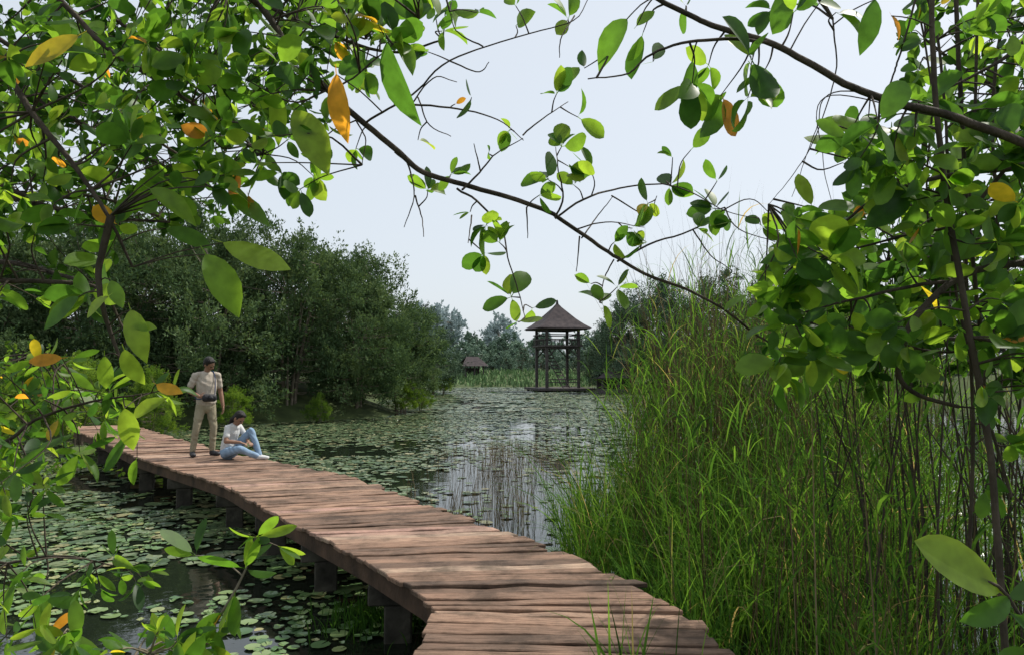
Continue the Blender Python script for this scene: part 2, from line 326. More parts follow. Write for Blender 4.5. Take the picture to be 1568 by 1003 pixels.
def stalks(bag,base,h,wid,nleaf,llen,m_st=1,m_lf=0,lo=.3,rb=None):
    n=len(base); c=blades(bag,base,h,rng.uniform(0,.16,n),np.full(n,wid),rng.uniform(0,.1,n),m_st,6,rng.random(n)*.8)
    for k in range(nleaf):
        u=rng.uniform(lo,1,n)*6; i=np.minimum(u.astype(int),5); f=(u-i)[:,None]
        b=c[np.arange(n),i]*(1-f)+c[np.arange(n),i+1]*f
        blades(bag,b,llen*rng.uniform(.5,1.2,n),rng.uniform(.15,.6,n),rng.uniform(.009,.018,n),rng.uniform(.1,.75,n),m_lf,5,rb(n) if rb else None)
def deck_right(y): return np.interp(y,RE[:,1],RE[:,0])
bag=Bag()
def scatter(n,x0,x1,y0,y1,gap=.12):
    x=rng.uniform(x0,x1,n);y=rng.uniform(y0,y1,n);k=(x>deck_right(y)+gap)&(y>2.2)&((x/y<.57)|(rng.random(n)<.3)); return x[k],y[k]
x,y=scatter(12500,.6,6.2,2.6,8.8)
k=(rng.random(len(x))<np.clip(vnoise(x+9,y+9,.6,9)*1.9-.3,0,1)); x=x[k];y=y[k]
n=len(x); hmax=np.clip(.75+.28*(x-deck_right(y)),.6,1.7)+.12*(y-4)
cl=vnoise(x+3,y+5,.5,21)
blades(bag,np.c_[x,y,np.full(n,-.05)],(hmax*rng.uniform(.5,1.3,n)),rng.uniform(.02,.42,n),rng.uniform(.006,.016,n),rng.uniform(.05,.75,n),0,7,np.clip(cl*.75+rng.normal(.12,.22,n),0,1))
x,y=scatter(1300,1.2,6.5,3.2,9.,.35); n=len(x)
stalks(bag,np.c_[x,y,np.full(n,-.05)],rng.uniform(1.2,2.5,n),.009,4,.45,rb=lambda n:rng.random(n)*.85)
bag.obj('waterside_grass',[M_reed,M_dry])
bag=Bag()
x,y=scatter(1500,1.3,7.5,7.5,12.5,.3); k=(x>1.45+.12*(y-8)+rng.normal(0,.2,len(x)))&(rng.random(len(x))<np.clip(1.5-.17*x,.2,1)); x=x[k];y=y[k]; n=len(x)
stalks(bag,np.c_[x,y,np.full(n,-.05)],rng.uniform(2.0,4.0,n)*np.clip(.72+.25*(x-1.3),.72,1.05),.011,8,.5,lo=.2,rb=lambda n:rng.random(n)**1.3)
x,y=scatter(1000,.5,2.2,7.0,11,.15); n=len(x)
blades(bag,np.c_[x,y,np.full(n,-.05)],rng.uniform(.5,1.3,n)*np.clip(.45+.6*(x-.5),.4,1.2),rng.uniform(0,.3,n),rng.uniform(.005,.012,n),rng.uniform(0,.35,n),0,6)
n=320; x=rng.uniform(1.9,4.6,n); y=rng.uniform(8,11,n)
blades(bag,np.c_[x,y,np.zeros(n)],rng.uniform(3.0,4.9,n),rng.uniform(0,.16,n),rng.uniform(.008,.014,n),rng.uniform(0,.2,n),1,7)
bag.obj('tall_reeds',[M_reed,M_dry])
bag=Bag()
cx=rng.normal(.15,.8,34); cy=rng.uniform(9.5,18,34)
n=1200; ii=rng.integers(0,34,n)
blades(bag,np.c_[cx[ii]+rng.normal(0,.22,n),cy[ii]+rng.normal(0,.5,n),np.zeros(n)],rng.uniform(.2,.8,n),rng.uniform(0,.25,n),rng.uniform(.005,.009,n),rng.uniform(0,.15,n),0,4)
bag.obj('emergent_rushes',[M_dry])
bag=Bag(); n=34
blades(bag,np.c_[rng.normal(.52,.1,n),rng.normal(3.15,.06,n),np.full(n,.56)],rng.uniform(.3,.9,n),rng.uniform(0,.3,n),rng.uniform(.01,.024,n),rng.uniform(0,.4,n),0,7)
bag.obj('grass_tuft',[M_reed])
bag=Bag(); n=420
blades(bag,np.c_[rng.normal(-1.15,.22,n),rng.normal(6.3,.2,n),np.zeros(n)],rng.uniform(.08,.28,n),rng.uniform(0,.5,n),rng.uniform(.008,.016,n),rng.uniform(0,.5,n),0,5,rng.random(n)*.4)
bag.obj('water_weed',[M_reed])
bag=Bag(); n=9000; x=rng.uniform(-40,40,n); y=75+rng.uniform(0,14,n)
blades(bag,np.c_[x,y,np.clip((y-75)*.11,0,1.5)-.1],rng.uniform(.3,.9,n),rng.uniform(0,.3,n),rng.uniform(.1,.3,n),rng.uniform(0,.3,n),0,3)
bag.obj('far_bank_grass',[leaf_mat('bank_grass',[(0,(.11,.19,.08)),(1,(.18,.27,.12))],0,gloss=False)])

# ---------------------------------------------------------------- bushy trees
def tree_mesh(name,seed,H,R,nc,tw,lv,ls,stems=7,base=.1,wid=.2):
    g=np.random.default_rng(seed); bag=Bag()
    ph=g.uniform(0,6.28,8); C=[]
    while len(C)<nc:
        z=g.uniform(base,1)**.9; a=g.uniform(0,6.28)
        env=(math.sin(math.pi*min(1,(z*.82+.14)))**.6)*(1+.26*math.sin(2*a+ph[0])+.2*math.sin(3*a+ph[1]+4*z)+.16*math.sin(5*a+ph[2]+7*z))
        rr=env*(g.uniform(.12,1)**.5); C.append((R*rr*math.cos(a),R*rr*math.sin(a),H*z*(1+.13*math.sin(a*2+ph[3])+.08*math.sin(5*a+ph[4]))*.94))
    C=A(C); st=[]
    for k in range(stems):
        a=g.uniform(0,6.28); b0=A([math.cos(a)*.25,math.sin(a)*.25,-.6])*g.uniform(.6,1.6); b0[2]=-.6
        t=A([math.cos(a)*R*g.uniform(.15,.6),math.sin(a)*R*g.uniform(.15,.6),H*g.uniform(.6,.9)])
        c=catmull(A([b0,b0*.5+t*.5*A([.6,.6,.9]),t]),12); tube(bag,c,.07*H/7,.015,5,0); st.append(c)
    S=np.vstack(st)
    for c in C:
        d=np.linalg.norm(S-c,axis=1)+1.2*np.maximum(0,S[:,2]-c[2]); q=S[np.argmin(d)]
        tube(bag,catmull(A([q,(q+c)/2+A([0,0,-.1]),c]),5),.022,.006,4,0)
    cr=g.random(nc); cs=g.uniform(.55,1.3,nc); outw=nrm(C*A([1,1,.35])+A([0,0,.01]))
    nt_=nc*tw; ci=np.repeat(np.arange(nc),tw)
    td=nrm(outw[ci]*.65+A([0,0,.6])+g.normal(0,.55,(nt_,3))); tl=g.uniform(.45,1.15,nt_)*cs[ci]*(R/3.2)
    tb=C[ci]+g.normal(0,.2,(nt_,3))*(R/3.2)
    li=np.repeat(np.arange(nt_),lv); nl=len(li); t=g.uniform(0,1,nl)[:,None]
    pos=tb[li]+td[li]*tl[li][:,None]*t+g.normal(0,1,(nl,3))*(.11-.06*t); pos[:,2]-=.12*(t[:,0]**2)*tl[li]
    pos[:,2]=np.maximum(pos[:,2],.05)
    Yv=nrm(td[li]*.8+g.normal(0,.6,(nl,3))); nr=g.normal(0,1,(nl,3))+A([0,0,.6])
    Xv=nrm(np.cross(Yv,nr)); l=(ls*g.uniform(.6,1.3,nl))[:,None]
    V=np.stack([pos,pos+Yv*l*.5+Xv*l*wid,pos+Yv*l,pos+Yv*l*.5-Xv*l*wid],1)
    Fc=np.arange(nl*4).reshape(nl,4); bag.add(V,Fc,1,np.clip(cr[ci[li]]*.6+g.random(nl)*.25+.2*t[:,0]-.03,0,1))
    return bag.mesh(name,[M_barkl,M_tree],False)
TM=[tree_mesh('bushy_tree_a',1,7.0,3.3,160,8,30,.16,8),tree_mesh('bushy_tree_b',2,7.0,2.9,130,8,30,.16,10,.16),tree_mesh('bushy_tree_c',3,7.0,3.7,180,8,28,.16,9,.13),
    tree_mesh('crown_a',4,7.0,3.6,90,5,14,.42,4,.02,.28),tree_mesh('crown_b',5,7.0,3.2,80,5,14,.42,4,.02,.28)]
def tree(name,x,y,z,s,v,rot,mat=None,sz=1):
    o=link(bpy.data.objects.new(name,TM[v])); o.location=(x,y,z); o.scale=(s,s,s*sz); o.rotation_euler=(0,0,rot)
    if mat: o.material_slots[1].link='OBJECT'; o.material_slots[1].material=mat
    return o
for (x,y,s,v,sz) in [(-22,27,1.1,0,1.05),(-18.6,24.5,.98,1,1.05),(-15.0,26.5,.98,2,1.05),(-11.7,28,.92,0,1.05),(-13.5,32,1.12,1,1.08),
                  (-9.3,30,.95,1,1.12),(-6.7,31.5,.76,0,1.1),(-8.0,35,1.0,2,1.02),(-5.4,34.5,.6,1,1.0),(-19,33,1.15,2,1.1),(-26,34,1.2,1,1.1),(-16,21.5,.5,1,.9)]:
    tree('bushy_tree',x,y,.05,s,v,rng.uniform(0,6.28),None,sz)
for (x,y,s,v,sz) in [(-7.6,52,.95,1,.95),(-6.2,57,.65,0,.95),(-12,50,1.2,0,1)]: tree('bushy_tree',x,y,.1,s,v,rng.uniform(0,6.28),M_tree60_haze,sz)
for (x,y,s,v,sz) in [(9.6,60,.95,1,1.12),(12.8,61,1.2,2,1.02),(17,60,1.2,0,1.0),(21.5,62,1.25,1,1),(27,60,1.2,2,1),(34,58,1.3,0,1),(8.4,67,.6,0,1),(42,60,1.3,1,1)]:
    tree('bushy_tree',x,y,.1,s,v,rng.uniform(0,6.28),M_tree60_haze,sz)
for (x,y,s,v) in [(-4.5,35.5,.16,0),(-4.9,33,.2,1),(-13,19.5,.28,2),(-11,22,.26,0),(-15,18,.3,1),(-5.4,57,.25,2),(-9.4,24.5,.2,1),(-7.5,28,.14,0),(-12,20,.33,1)]:
    tree('waterside_shrub',x,y,0,s,v,rng.uniform(0,6.28),M_bright)
grp=link(bpy.data.objects.new('distant_tree_line',None)); k=0
for x in np.arange(-46,60,4.3):
    for (yy,mat,s0) in ((96,M_far_haze,.55),(116,M_far_haze,.85)):
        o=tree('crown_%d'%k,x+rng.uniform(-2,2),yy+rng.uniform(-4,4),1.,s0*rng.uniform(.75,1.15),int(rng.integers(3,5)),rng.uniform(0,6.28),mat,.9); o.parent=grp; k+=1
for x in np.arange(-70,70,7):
    o=tree('crown_%d'%k,x+rng.uniform(-3,3),150+rng.uniform(-6,8),1.,1.2*rng.uniform(.75,1.1),int(rng.integers(3,5)),rng.uniform(0,6.28),M_far2_haze,.9); o.parent=grp; k+=1
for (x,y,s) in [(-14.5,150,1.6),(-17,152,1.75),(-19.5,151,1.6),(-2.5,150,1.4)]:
    o=tree('crown_%d'%k,x,y,1.,s,3,k,M_far2_haze,1); o.parent=grp; k+=1

# ---------------------------------------------------------------- wooden watch pavilion
pav=link(bpy.data.objects.new('lake_pavilion',None)); pav.location=(4.0,63.5,0); pav.rotation_euler=(0,0,math.radians(15.5))
def child(bag,name,mat,par,smooth=False):
    o=bag.obj(name,[mat],smooth); o.parent=par; return o
ex,ey=A([1.,0]),A([0,1.])
def bx(bag,cx,cy,hx,hy,z0,z1): boxbag(bag,(cx,cy),ex,ey,hx,hy,z0,z1)
def beam(bag,p0,p1,w):
    p0=np.array(p0,float); p1=np.array(p1,float); tube(bag,np.stack([p0,(p0+p1)/2,p1]),w,w,4,0)
b=Bag(); a=1.45
for sx in (-1,1):
    for sy in (-1,1): bx(b,sx*a,sy*a,.11,.11,-1,5.55)
child(b,'posts',M_dwood,pav)
b=Bag(); bx(b,.15,-.2,2.6,2.2,.12,.3); bx(b,0,0,1.75,1.75,3.86,4.0)
for sx in (-2.2,-.8,.6,2.2):
    for sy in (-1.9,1.6): bx(b,sx,sy,.09,.09,-1,.117)
child(b,'floors',M_dwood,pav)
b=Bag()
for z in (4.45,4.85):
    for s in (-1,1):
        bx(b,0,s*1.62,1.66,.04,z,z+.09); bx(b,s*1.72,0,.04,1.56,z,z+.09)
for u in np.linspace(-1.5,1.5,9):
    for s in (-1,1): bx(b,u,s*1.62,.025,.025,4.003,4.447); bx(b,s*1.72,u,.025,.025,4.003,4.447)
for s in (-1,1): bx(b,0,s*1.45,1.33,.06,5.25,5.35); bx(b,s*1.45,0,.06,1.33,5.25,5.35); bx(b,0,s*1.45,1.33,.06,3.7,3.85); bx(b,s*1.45,0,.06,1.33,3.7,3.85)
bx(b,0,-1.45,1.33,.03,.75,.83); bx(b,0,-1.45,1.33,.03,1.0,1.08)
for s in (-1,1):
    for t in (-1,1):
        beam(b,(s*1.45,t*1.45,2.9),(s*.6,t*1.45,3.72),.05); beam(b,(s*1.45,t*1.45,2.9),(s*1.45,t*.6,3.72),.05)
child(b,'railings_and_braces',M_dwood,pav)
b=Bag()
for s in (-.3,.3): beam(b,(.4+s,-1.3,.3),(-.9+s,.9,3.95),.05)
for k in range(12):
    u=(k+.5)/12; beam(b,(.4-.3-1.3*u,-1.3+2.2*u,.3+3.65*u),(.4+.3-1.3*u,-1.3+2.2*u,.3+3.65*u),.05)
child(b,'stair',M_dwood,pav)
b=Bag(); prof=[(2.36,5.42),(2.3,5.5),(1.85,5.82),(1.3,6.3),(.75,6.88),(.32,7.35),(.1,7.62),(.06,7.95),(.01,8.0)]
V=[];
for r_,z in prof:
    for j in range(4):
        for u in (0,.25,.5,.75):
            c0=A([(-1,-1),(1,-1),(1,1),(-1,1)][j],float); c1=A([(1,-1),(1,1),(-1,1),(-1,-1)][j],float); q=(c0*(1-u)+c1*u)*r_
            V.append((q[0],q[1],z+rng.normal(0,.012)))
n=16; i=np.arange(len(prof)-1)[:,None]*n; j=np.arange(n)[None]; j2=(j+1)%n
b.add(V,np.stack([i+j,i+j2,i+n+j2,i+n+j],-1).reshape(-1,4)); bx(b,0,0,2.25,2.25,5.36,5.43)
child(b,'roof',M_thatch,pav)
def hut(x,y,z,w,d,h,rh,rot):
    e=link(bpy.data.objects.new('small_hut',None)); e.location=(x,y,z); e.rotation_euler=(0,0,rot)
    b=Bag(); bx(b,0,0,w,d,-.4,.12)
    for sx in (-1,0,1):
        for sy in (-1,1): bx(b,sx*(w-.12),sy*(d-.12),.07,.07,.12,h)
    bx(b,0,d-.1,w-.2,.03,.12,h*.8); child(b,'platform_and_posts',M_dwood,e)
    b=Bag(); V=[(-w-.4,-d-.4,h),(w+.4,-d-.4,h),(w+.4,d+.4,h),(-w-.4,d+.4,h),(-w*.6,0,h+rh),(w*.6,0,h+rh)]
    b.add(V,[(0,1,5,4),(2,3,4,5),(1,2,5,5),(3,0,4,4)]); b.add(A(V)[:4]-A([0,0,.02]),[(3,2,1,0)]); child(b,'roof',M_thatch,e)
hut(8.4,58.5,.25,1.4,1.0,1.0,.5,.1); hut(-4.7,85,1.0,1.2,1.2,1.2,1.1,.3)

# ---------------------------------------------------------------- people
def ell_seg(bag,P0,P1,ra,rb,side,cap=4,ns=14):
    P0=np.array(P0,float);P1=np.array(P1,float);T=nrm(P1-P0);S=np.array(side,float);S=nrm(S-T*S.dot(T));B=np.cross(T,S)
    rings=[]
    for k in range(cap,0,-1):
        ph=k/cap*math.pi/2*.97; rings.append((P0-T*math.sin(ph)*min(ra),np.array(ra)*math.cos(ph)))
    rings+=[(P0*(1-u)+P1*u,np.array(ra)*(1-u)+np.array(rb)*u) for u in (0,.5,1)]
    for k in range(1,cap+1):
        ph=k/cap*math.pi/2*.97; rings.append((P1+T*math.sin(ph)*min(rb),np.array(rb)*math.cos(ph)))
    a=np.linspace(0,2*np.pi,ns,endpoint=False); V=[]
    for c,r_ in rings: V.append(c+np.cos(a)[:,None]*r_[0]*S+np.sin(a)[:,None]*r_[1]*B)
    V=np.vstack(V); m_=len(rings); i=np.arange(m_-1)[:,None]*ns;j=np.arange(ns)[None];j2=(j+1)%ns
    Fc=np.stack([i+j,i+j2,i+ns+j2,i+ns+j],-1).reshape(-1,4)
    n0=len(V); V=np.vstack([V,V[:ns].mean(0)[None],V[-ns:].mean(0)[None]]); e=(m_-1)*ns
    F0=A([(n0,(k+2)%ns,(k+1)%ns,k) for k in range(0,ns,2)]); F1=A([(n0+1,e+k,e+(k+1)%ns,e+(k+2)%ns) for k in range(0,ns,2)])
    bag.add(V,np.vstack([Fc,F0,F1]))
class Figure:
    def __init__(s): s.bag=Bag(); s.prims=[]
    def seg(s,P0,P1,ra,rb,side,lab):
        if np.isscalar(ra): ra=(ra,ra)
        if np.isscalar(rb): rb=(rb,rb)
        ell_seg(s.bag,P0,P1,ra,rb,side); s.prims.append((np.array(P0,float),np.array(P1,float),np.array(ra),np.array(rb),np.array(side,float),lab))
    def chain(s,pts,rad,side,lab):
        for k in range(len(pts)-1): s.seg(pts[k],pts[k+1],rad[k],rad[k+1],side,lab)
    def hand(s,w,d,n,t,curl=1.,sc=1.,lab=0):
        d=nrm(d);n=np.array(n,float);n=nrm(n-d*n.dot(d)); sd=np.cross(d,n); sd=sd*np.sign(sd.dot(t)); s.seg(w,w+d*.075*sc,(.026*sc,.017*sc),(.037*sc,.014*sc),sd,lab)
        for off,ln in ((.033,.07),(.0115,.08),(-.0105,.073),(-.032,.056)):
            b=w+d*.08*sc+sd*off*sc; dd=d+sd*off*1.5; ang=.25*curl; p0=b
            for k,fr in enumerate((.45,.32,.23)):
                v=nrm(dd)*math.cos(ang)+n*math.sin(ang); p1=p0+v*ln*fr*sc; s.seg(p0,p1,.0082-.0008*k,.0076-.0008*k,sd,lab); p0=p1; ang+=.45*curl
        b=w+d*.025*sc+sd*.026*sc; m1=b+nrm(d*.6+sd*.75+n*.2)*.04*sc; m2=m1+nrm(d*.9+sd*.35+n*.35)*.03*sc
        s.seg(b,m1,.011,.0095,n,lab); s.seg(m1,m2,.0095,.008,n,lab)
    def head(s,c,hf,side,long_hair=False,sk=0,hair=1,lip=6):
        hf=nrm(hf);sd=nrm(np.array(side,float)-hf*np.dot(side,hf)); hu=np.cross(hf,sd); hu=hu*(1 if hu[2]>0 else -1)
        s.hf,s.hs,s.hu,s.hc=hf,sd,hu,c
        P_=lambda f,l,u:c+hf*f+sd*l+hu*u
        s.seg(P_(0,0,-.012),P_(0,0,.03),(.074,.09),(.074,.092),sd,sk)
        s.seg(P_(.03,0,-.03),P_(.042,0,-.082),(.056,.052),(.034,.036),sd,sk)
        s.seg(P_(.083,-.028,.02),P_(.083,.028,.02),.009,.009,hu,sk)
        s.seg(P_(.088,0,.005),P_(.106,0,-.027),(.008,.009),(.013,.011),sd,sk)
        s.seg(P_(.078,-.018,-.058),P_(.078,.018,-.058),.0085,.0085,hu,lip)
        for l in (-1,1): s.seg(P_(-.003,l*.077,.012),P_(-.008,l*.079,-.022),(.008,.018),(.008,.012),sd,sk)
        s.seg(P_(-.016,0,.02),P_(-.012,0,.052),(.083,.092),(.082,.09),sd,hair)
        s.seg(P_(.03,-.03,.088),P_(.05,.03,.082),.032,.03,hu,hair)
        for l in (-1,1): s.seg(P_(-.03,l*.055,.02),P_(-.045,l*.045,-.04),.032,.028,sd,hair)
        if long_hair:
            s.seg(P_(-.05,0,0),P_(-.08,0,-.1),(.075,.045),(.06,.035),sd,hair); s.seg(P_(-.08,0,-.1),P_(-.07,0,-.17),(.06,.035),(.04,.022),sd,hair)
        else: s.seg(P_(-.06,0,0),P_(-.062,0,-.05),(.055,.035),(.045,.025),sd,hair)
    def build(s,name,mats,loc,fwd,zmin=0):
        V=np.vstack(s.bag.V); me=quads_mesh(name+'_src',V,np.vstack(s.bag.F),[])
        o=link(bpy.data.objects.new(name+'_src',me))
        r=o.modifiers.new('r','REMESH'); r.mode='VOXEL'; r.voxel_size=.0055
        sm=o.modifiers.new('s','SMOOTH'); sm.factor=.5; sm.iterations=3
        dg=bpy.context.evaluated_depsgraph_get(); m2=bpy.data.meshes.new_from_object(o.evaluated_get(dg)); bpy.data.objects.remove(o)
        n=len(m2.vertices); co=np.zeros(n*3,np.float32); m2.vertices.foreach_get('co',co); co=co.reshape(-1,3)
        co[:,2]=np.maximum(co[:,2],zmin)
        best=np.full(n,1e9); lab=np.zeros(n,int)
        for P0,P1,ra,rb,sd,lb in s.prims:
            T=P1-P0; L0=np.linalg.norm(T); Tn=T/L0; S=nrm(sd-Tn*sd.dot(Tn)); B=np.cross(Tn,S)
            rel=co-P0; u=np.clip(rel@Tn/L0,0,1); q=rel-np.outer(u*L0,Tn); r_=ra[None]*(1-u[:,None])+rb[None]*u[:,None]; mn=r_.min(1)
            e=np.sqrt(((q@S)/r_[:,0])**2+((q@B)/r_[:,1])**2+((q@Tn)/mn)**2); d=(e-1)*mn
            k=d<best; best[k]=d[k]; lab[k]=lb
        cl=np.isin(lab,(2,3)); ph=co@A([38.,23.,31.]); f=(np.sin(ph+2.5*np.sin(co[:,2]*19+co[:,0]*11))*.0035)[:,None]
        nn=np.zeros(n*3,np.float32); m2.vertices.foreach_get('normal',nn); nn=nn.reshape(-1,3); co=co+nn*f*cl[:,None]
        hr=lab==1; co=co+nn*(np.sin(co@A([210.,160,90]))*.0012+np.sin(co@A([-90.,260,20]))*.001)[:,None]*hr[:,None]
        m2.vertices.foreach_set('co',co.astype(np.float32).ravel())
        for m in mats: m2.materials.append(m)
        ls=np.zeros(len(m2.polygons),np.int32); m2.polygons.foreach_get('loop_start',ls); lv=np.zeros(len(m2.loops),np.int32); m2.loops.foreach_get('vertex_index',lv)
        m2.polygons.foreach_set('material_index',lab[lv[ls]].astype(np.int32)); m2.polygons.foreach_set('use_smooth',np.full(len(ls),True)); m2.update(); m2.name=name
        e=link(bpy.data.objects.new(name,None)); e.location=loc; e.rotation_euler=(0,0,math.atan2(fwd[1],fwd[0]))
        b=link(bpy.data.objects.new('body',m2)); b.parent=e
        eb=Bag(); c=s.hc
        for l in (-1,1):
            p_=c+s.hf*.083+s.hs*l*.031; ell_seg(eb,p_-s.hs*.006,p_+s.hs*.006,(.008,.008),(.008,.008),s.hf)
        ee=eb.obj('eyes',[M_eye]); ee.parent=e
        return e
M_skin=solid_mat('skin',(.24,.13,.085),(.3,.17,.11),20,.55,.05); M_hair=solid_mat('black_hair',(.008,.007,.006),(.02,.016,.014),60,.45,.6,120)
M_shirt=solid_mat('beige_tshirt',(.36,.31,.25),(.46,.4,.33),12,.9,.3,25); M_khaki=solid_mat('khaki_trousers',(.24,.21,.14),(.33,.29,.2),10,.9,.3,30)
M_shoe=solid_mat('dark_shoes',(.015,.015,.018),(.04,.04,.045),20,.6); M_white=solid_mat('white_tshirt',(.5,.5,.5),(.62,.62,.6),12,.9,.3,25)
M_jean=solid_mat('light_blue_jeans',(.18,.28,.4),(.27,.37,.5),14,.9,.3,60); M_lip=solid_mat('lips',(.2,.07,.055),(.24,.09,.07),20,.5)
M_eye=solid_mat('eye_dark',(.01,.008,.007),(.02,.015,.012),20,.2); M_bag=solid_mat('black_bag',(.012,.012,.015),(.03,.03,.035),20,.6); M_strap=solid_mat('blue_strap',(.01,.03,.09),(.02,.05,.13),20,.7)
S1=A([0,1.,0])
f=Figure() # frame: +x forward, +y person's left
f.chain([(0,0,.84),(0,0,.97)],[(.155,.112),(.15,.11)],S1,3)
f.chain([(.005,0,.93),(.0,0,1.06),(-.005,0,1.24),(-.015,0,1.37)],[(.17,.125),(.158,.12),(.18,.12),(.155,.095)],S1,2)
f.seg((-.015,-.145,1.395),(-.015,.145,1.395),.055,.055,(0,0,1),2)
f.seg((-.01,0,1.40),(.025,0,1.5),.053,.048,S1,0)
f.head(A([.066,.01,1.582]),A([.64,.5,-.55]),S1)
for sd,(kn,an,to) in ((-1,((.02,-.165,.48),(-.03,-.2,.09),(.13,-.23,.035))),(1,((.05,.115,.49),(.0,.12,.09),(.15,.17,.035)))):
    h=A([0,sd*.08,.86]); kn=A(kn);an=A(an);to=A(to)
    f.chain([h,(h+kn)/2,kn],[.088,.076,.06],S1,3); f.chain([kn,(kn+an)/2,an+A([0,0,.02])],[.06,.055,.05],S1,3)
    f.seg(an+A([-.02,0,-.045]),to,(.043,.05),(.042,.035),S1,4); f.seg(an,an-A([0,0,.04]),.043,.043,S1,4)
sh=A([-.015,-.188,1.375]); el=A([-.06,-.275,1.12]); wr=A([.15,-.17,1.03])
f.seg(sh,sh*.35+el*.65,.06,.058,S1,2); f.chain([sh*.4+el*.6,el,(el+wr)/2,wr],[.042,.04,.036,.027],S1,0); f.hand(wr,A([.45,.85,-.1]),A([-.8,.4,0]),A([0,0,1.]),1.)
sh=A([-.015,.188,1.375]); el=A([-.03,.25,1.1]); wr=A([.05,.27,.85])
f.seg(sh,sh*.35+el*.65,.06,.058,S1,2); f.chain([sh*.4+el*.6,el,(el+wr)/2,wr],[.042,.04,.036,.027],S1,0); f.hand(wr,A([.15,.0,-1]),A([0,-1.,0]),A([1.,0,0]),.8)
man=f.build('standing_man',[M_skin,M_hair,M_shirt,M_khaki,M_shoe,M_shoe,M_lip],(-5.3,12.5,DK+.004),(.66,-.75))
b=Bag(); ell_seg(b,A([.2,-.09,1.0]),A([.21,.06,1.0]),(.065,.045),(.065,.045),A([0,0,1.])); ell_seg(b,A([.22,-.02,1.02]),A([.28,-.01,1.0]),(.036,.036),(.034,.034),A([0,0,1.])); o=b.obj('camera_bag',[M_bag]); o.parent=man
b=Bag(); tube(b,catmull(A([(.19,.08,1.04),(.135,.1,1.2),(.085,.11,1.34),(.0,.1,1.455),(-.11,.04,1.37),(-.13,-.08,1.2),(-.1,-.15,1.05),(.03,-.165,.98),(.19,-.12,.99)]),40),.009,.009,6); o=b.obj('strap',[M_strap]); o.parent=man
f=Figure()
f.chain([(0,0,.11),(.01,0,.2)],[(.16,.12),(.145,.11)],S1,3)
f.chain([(.0,0,.18),(.02,0,.32),(.06,0,.45),(.09,0,.52)],[(.15,.115),(.138,.105),(.155,.105),(.125,.08)],S1,2)
f.seg((.09,-.12,.54),(.09,.12,.54),.048,.048,(0,0,1),2)
f.seg((.1,0,.54),(.15,0,.62),.046,.042,S1,0)
f.head(A([.19,0,.68]),A([.75,-.05,-.6]),S1,True)
hp=A([.03,.09,.12]); kn=A([.34,.12,.46]); an=A([.52,.11,.09]); f.chain([hp,(hp+kn)/2,kn],[.09,.078,.06],S1,3); f.chain([kn,(kn+an)/2,an],[.06,.054,.046],S1,3); f.seg(an+A([-.02,0,-.04]),an+A([.15,.01,-.055]),(.036,.04),(.036,.028),S1,5)
hp=A([.03,-.09,.11]); kn=A([.38,-.22,.2]); an=A([.55,.0,.07]); f.chain([hp,(hp+kn)/2,kn],[.09,.078,.062],S1,3); f.chain([kn,(kn+an)/2,an],[.062,.054,.046],S1,3); f.seg(an+A([0,.0,-.02]),an+A([.16,.06,-.03]),(.036,.036),(.034,.028),S1,5)
for sd,el,wr,dd in ((-1,A([.14,-.25,.32]),A([.33,-.14,.3]),A([.8,.4,-.3])),(1,A([.2,.2,.34]),A([.38,.0,.3]),A([.8,-.35,-.3]))):
    sh=A([.09,sd*.155,.53]); f.seg(sh,sh*.4+el*.6,.05,.05,S1,2); f.chain([sh*.4+el*.6,el,(el+wr)/2,wr],[.036,.035,.031,.024],S1,0); f.hand(wr,dd,A([0,0,-1.]),A([0,-sd*1.,0]),1.,.92)
f.build('sitting_person',[M_skin,M_hair,M_white,M_jean,M_shoe,M_white,M_lip],(-4.72,12.05,DK+.004),(.96,-.28))

# ---------------------------------------------------------------- overhanging branches and near trees
pl=Plant()
trunk=pl.limb3(A([(-3.4,1.2,.2),(-3.2,1.5,1.8),(-2.9,1.9,3.4),(-2.4,2.3,4.6)]),.14,.07,16,sides=10)
DB=2.6
pl.limb([(-100,-420,2.5),(200,-160,2.5),(330,-40,2.5),(400,15,DB),(445,80,DB),(500,140,DB),(548,182,DB),(605,230,DB),(650,268,DB),(720,292,DB),(800,315,DB),(850,335,2.65),(900,370,2.65),(945,400,2.7),(1000,430,2.7),(1060,452,2.75),(1110,480,2.75),(1150,512,2.8),(1200,545,2.8),(1255,585,2.85)],.015,.003,110)
boughs=[[(-350,-100,2.6),(-60,40,2.4),(60,185,2.3),(130,270,2.3),(170,330,2.3),(205,405,2.35)],
 [(-300,-350,2.6),(60,-30,2.7),(160,70,2.7),(250,130,2.7),(340,190,2.7),(400,235,2.7)],
 [(-350,150,3.),(-80,240,2.8),(40,300,2.8),(140,300,2.8),(240,330,2.8)],
 [(-350,-200,3.2),(0,60,3.2),(120,130,3.2),(260,230,3.3),(350,290,3.3)],
 [(60,-400,3.),(230,-120,3.),(380,-10,3.),(500,50,3.),(600,80,3.),(680,60,3.)],
 [(-300,350,3.),(-60,420,2.6),(60,430,2.6),(150,440,2.6),(190,500,2.6)],
 [(170,330,2.3),(150,420,2.3),(165,500,2.3),(185,560,2.3)]]
for q in boughs: pl.limb(q,.013,.004,30)
